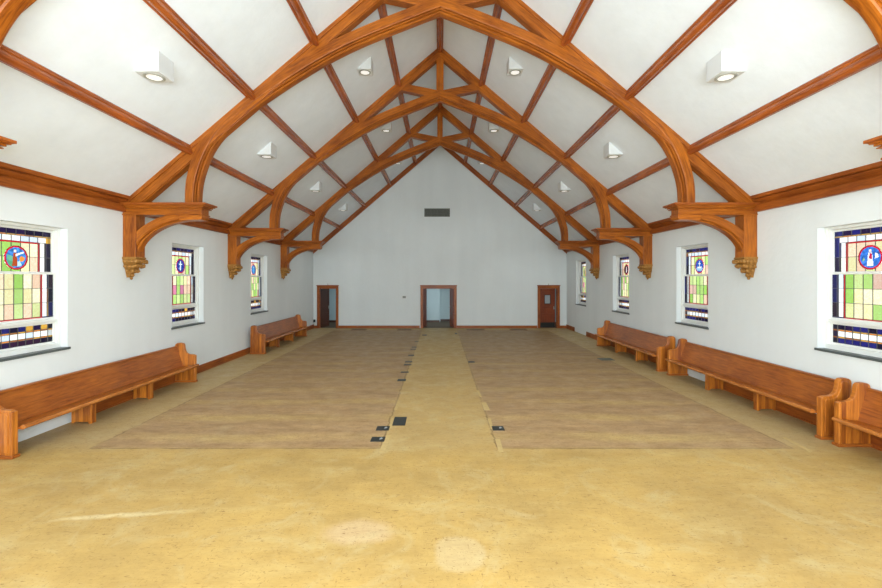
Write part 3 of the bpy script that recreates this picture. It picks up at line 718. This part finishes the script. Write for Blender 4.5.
# ------------------------------------------------------------------ small things on the end wall
t = tag(empty('wall_vent', (-.145, YE, 5.88)), 'grey rectangular air grille high on the end wall', 'vent')
MB().box(-.635, .635, -.012, 0, -.19, .19).build('backing', M['black'], t)
mb = MB()
for a in ((-.65, .65, -.21, -.18), (-.65, .65, .18, .21), (-.65, -.62, -.18, .18), (.62, .65, -.18, .18)): mb.box(a[0], a[1], -.03, 0, a[2], a[3])
mb.build('grille_frame', M['grille'], t)
mb = MB()
for k in range(14): z = -.17+k*.0262; mb.box(-.62, .62, -.026, -.010, z-.008, z+.006)
for k in range(5): x = -.6+k*.3; mb.box(x-.006, x+.006, -.028, -.01, -.18, .18)
mb.build('louvres', M['grille'], t)
t = tag(empty('thermostat', (-1.82, YE, 1.58)), 'small grey thermostat on the end wall left of the central doorway', 'thermostat')
MB().box(-.10, .10, -.008, 0, -.07, .07).build('back_plate', M['whiteplastic'], t, .004)
MB().box(-.08, .08, -.04, -.008, -.05, .05).build('cover', M['plastic'], t, .006)
t = tag(empty('wall_outlet', (-6.39, YE, .36)), 'small wall outlet with a dark plug low in the far left corner', 'outlet')
MB().box(-.045, .045, -.008, 0, -.30, -.10).build('cover_plate', M['whiteplastic'], t, .003)
MB().box(-.05, .05, -.05, 0, -.06, .08).build('plug', M['black'], t, .008)
for i, x in ((0, -5.71), (2, 5.53)):
    t = tag(empty('wall_hook', (x, YE, 2.2)), 'tiny metal hook above the %s doorway of the end wall' % ('left' if x < 0 else 'right'), 'hook')
    MB().box(-.015, .015, -.006, 0, -.01, .07).build('plate', M['ring'], t)
    MB().box(-.008, .008, -.04, -.006, .035, .05).build('hook_arm', M['ring'], t)

# ------------------------------------------------------------------ floor registers, patches, residue
def flat(name, mat, x0, x1, y0, y1, h, label, cat, group, skew=0):
    cx, cy = (x0+x1)/2, (y0+y1)/2
    o = MB().prism([(x0-cx, y0-cy), (x1-cx, y0-cy), (x1-cx+skew, y1-cy), (x0-cx+skew, y1-cy)], lambda p, d: (p[0], p[1], d), 0, h).build(name, mat, None, .001)
    o.location = (cx, cy, 0); return tag(o, label, cat, group)
def register(x0, x1, y0, y1, label, mat='register'):
    t = tag(empty('floor_register', ((x0+x1)/2, (y0+y1)/2, 0)), label, 'floor register', 'floor registers')
    w_, d_ = (x1-x0)/2, (y1-y0)/2; mb = MB()
    for a in ((-w_, w_, -d_, -d_+.03), (-w_, w_, d_-.03, d_), (-w_, -w_+.03, -d_+.03, d_-.03), (w_-.03, w_, -d_+.03, d_-.03)): mb.box(a[0], a[1], a[2], a[3], 0, .012)
    mb.build('register_frame', M[mat], t); mb = MB(); n = int((2*w_-.06)/.04)
    for k in range(n): x = -w_+.05+k*.04; mb.box(x-.006, x+.006, -d_+.03, d_-.03, 0.003, .01)
    mb.build('slats', M[mat], t); MB().box(-w_+.03, w_-.03, -d_+.03, d_-.03, 0, .003).build('duct_opening', M['black'], t)
for x0, x1, l in ((-4.36, -3.62, 'brown floor register nearer the left doorway of the end wall'), (-2.1, -1.4, 'brown floor register just left of the central doorway'),
                  (1.3, 2.2, 'brown floor register just right of the central doorway'), (3.45, 4.28, 'brown floor register nearer the right doorway of the end wall')):
    register(x0, x1, 20.95, 21.45, l)
register(4.95, 5.37, 13.2, 13.55, 'dark floor register in front of the far right pew', 'grille')
def px(x, y): Z = FP*CZ/(y-279); return (x-440)*Z/FP, Z
def patch(x0, x1, ya, yb, label, scuffed=False):
    xa, Y0 = px(x0, yb); _, Y1 = px(x0, ya); xb, _ = px(x1, yb)
    o = flat('floor_patch', M['black'], xa, xb, Y0, Y1, .004, label, 'floor patch', 'black patches beside the aisle')
    if scuffed: 
        mb = MB(); w_ = (xb-xa); mb.prism([(w_*.1, 0), (w_*.3, .02), (w_*.34, .05), (w_*.22, .09), (w_*.12, .06)], lambda p, d: (p[0], p[1]-.02, d), .004, .0055); mb.build('scuff_mark', M['scuff'], o)
patch(370, 384, 437, 441.8, 'black patch on the floor left of the aisle, nearest the camera', True)
patch(375.5, 388.6, 426.2, 430.6, 'black patch with pale scuff, second nearest on the left of the aisle', True)
patch(392, 405, 417, 425.6, 'largest black square patch, lying inside the left edge of the aisle')
patch(493, 505, 426.2, 430.6, 'black patch with pale scuff right of the aisle near the camera', True)
order = [(397, 405.5, 379, 381.2), (400.5, 408.6, 371.6, 372.8), (403.6, 411.3, 364.2, 365.3), (404.8, 412, 361.2, 362.4), (408, 414, 354.8, 356), (410.3, 415.8, 348.8, 349.6), (411.5, 416.6, 346.8, 347.6), (414.5, 418.5, 341.3, 341.9), (422, 426.6, 334.6, 335.6)]
ordn = ['first', 'second', 'third', 'fourth', 'fifth', 'sixth', 'seventh', 'eighth', 'last']
for q, nm in zip(order, ordn): patch(*q, 'small black patch, %s in the far row along the left aisle edge' % nm)
patch(468.5, 475, 361.3, 362.6, 'small dark patch right of the aisle about half way down')
patch(455, 457.5, 333, 334.2, 'tiny dark patch on the aisle close to the central doorway')
def resid(pts, h, label, side=-1):
    P = [px(*p) for p in pts]; cx = sum(p[0] for p in P)/len(P); cy = sum(p[1] for p in P)/len(P)
    o = MB().prism([(p[0]-cx, p[1]-cy) for p in P], lambda p, d: (p[0], p[1], d), 0, h).build('tape_residue', M['tape']); o.location = (cx, cy, 0)
    tag(o, label, 'tape residue', 'tan tape strips along the field edges')
resid([(379, 452), (384.5, 452), (391, 435), (386, 435)], .002, 'tan tape strip at the near left corner of the aisle')
resid([(389, 428), (391.5, 428), (394, 418), (391.8, 418)], .002, 'narrow tan tape strip beside the large black square')
resid([(394, 409.5), (397, 409.5), (400, 401.5), (397.5, 401.5)], .002, 'tan tape strip on the left aisle edge beyond the black square')
resid([(499, 452), (503.5, 452), (500, 439), (495, 439)], .002, 'tan tape strip at the near right corner of the aisle')
resid([(491, 429), (493.2, 429), (491, 418.5), (487.5, 418.5)], .002, 'tan tape strip just left of the right scuffed black patch')
resid([(484.5, 410), (490, 410), (486, 402.5), (481.5, 402.5)], .002, 'tan tape strip on the right aisle edge, third from the camera')
resid([(480, 397), (482, 397), (479, 390.5), (476.5, 390.5)], .002, 'tan tape strip on the right aisle edge, farthest of the four')
resid([(810, 452.5), (813, 451), (785, 437), (783, 437.6)], .002, 'long pale tape strip running toward the right pews')
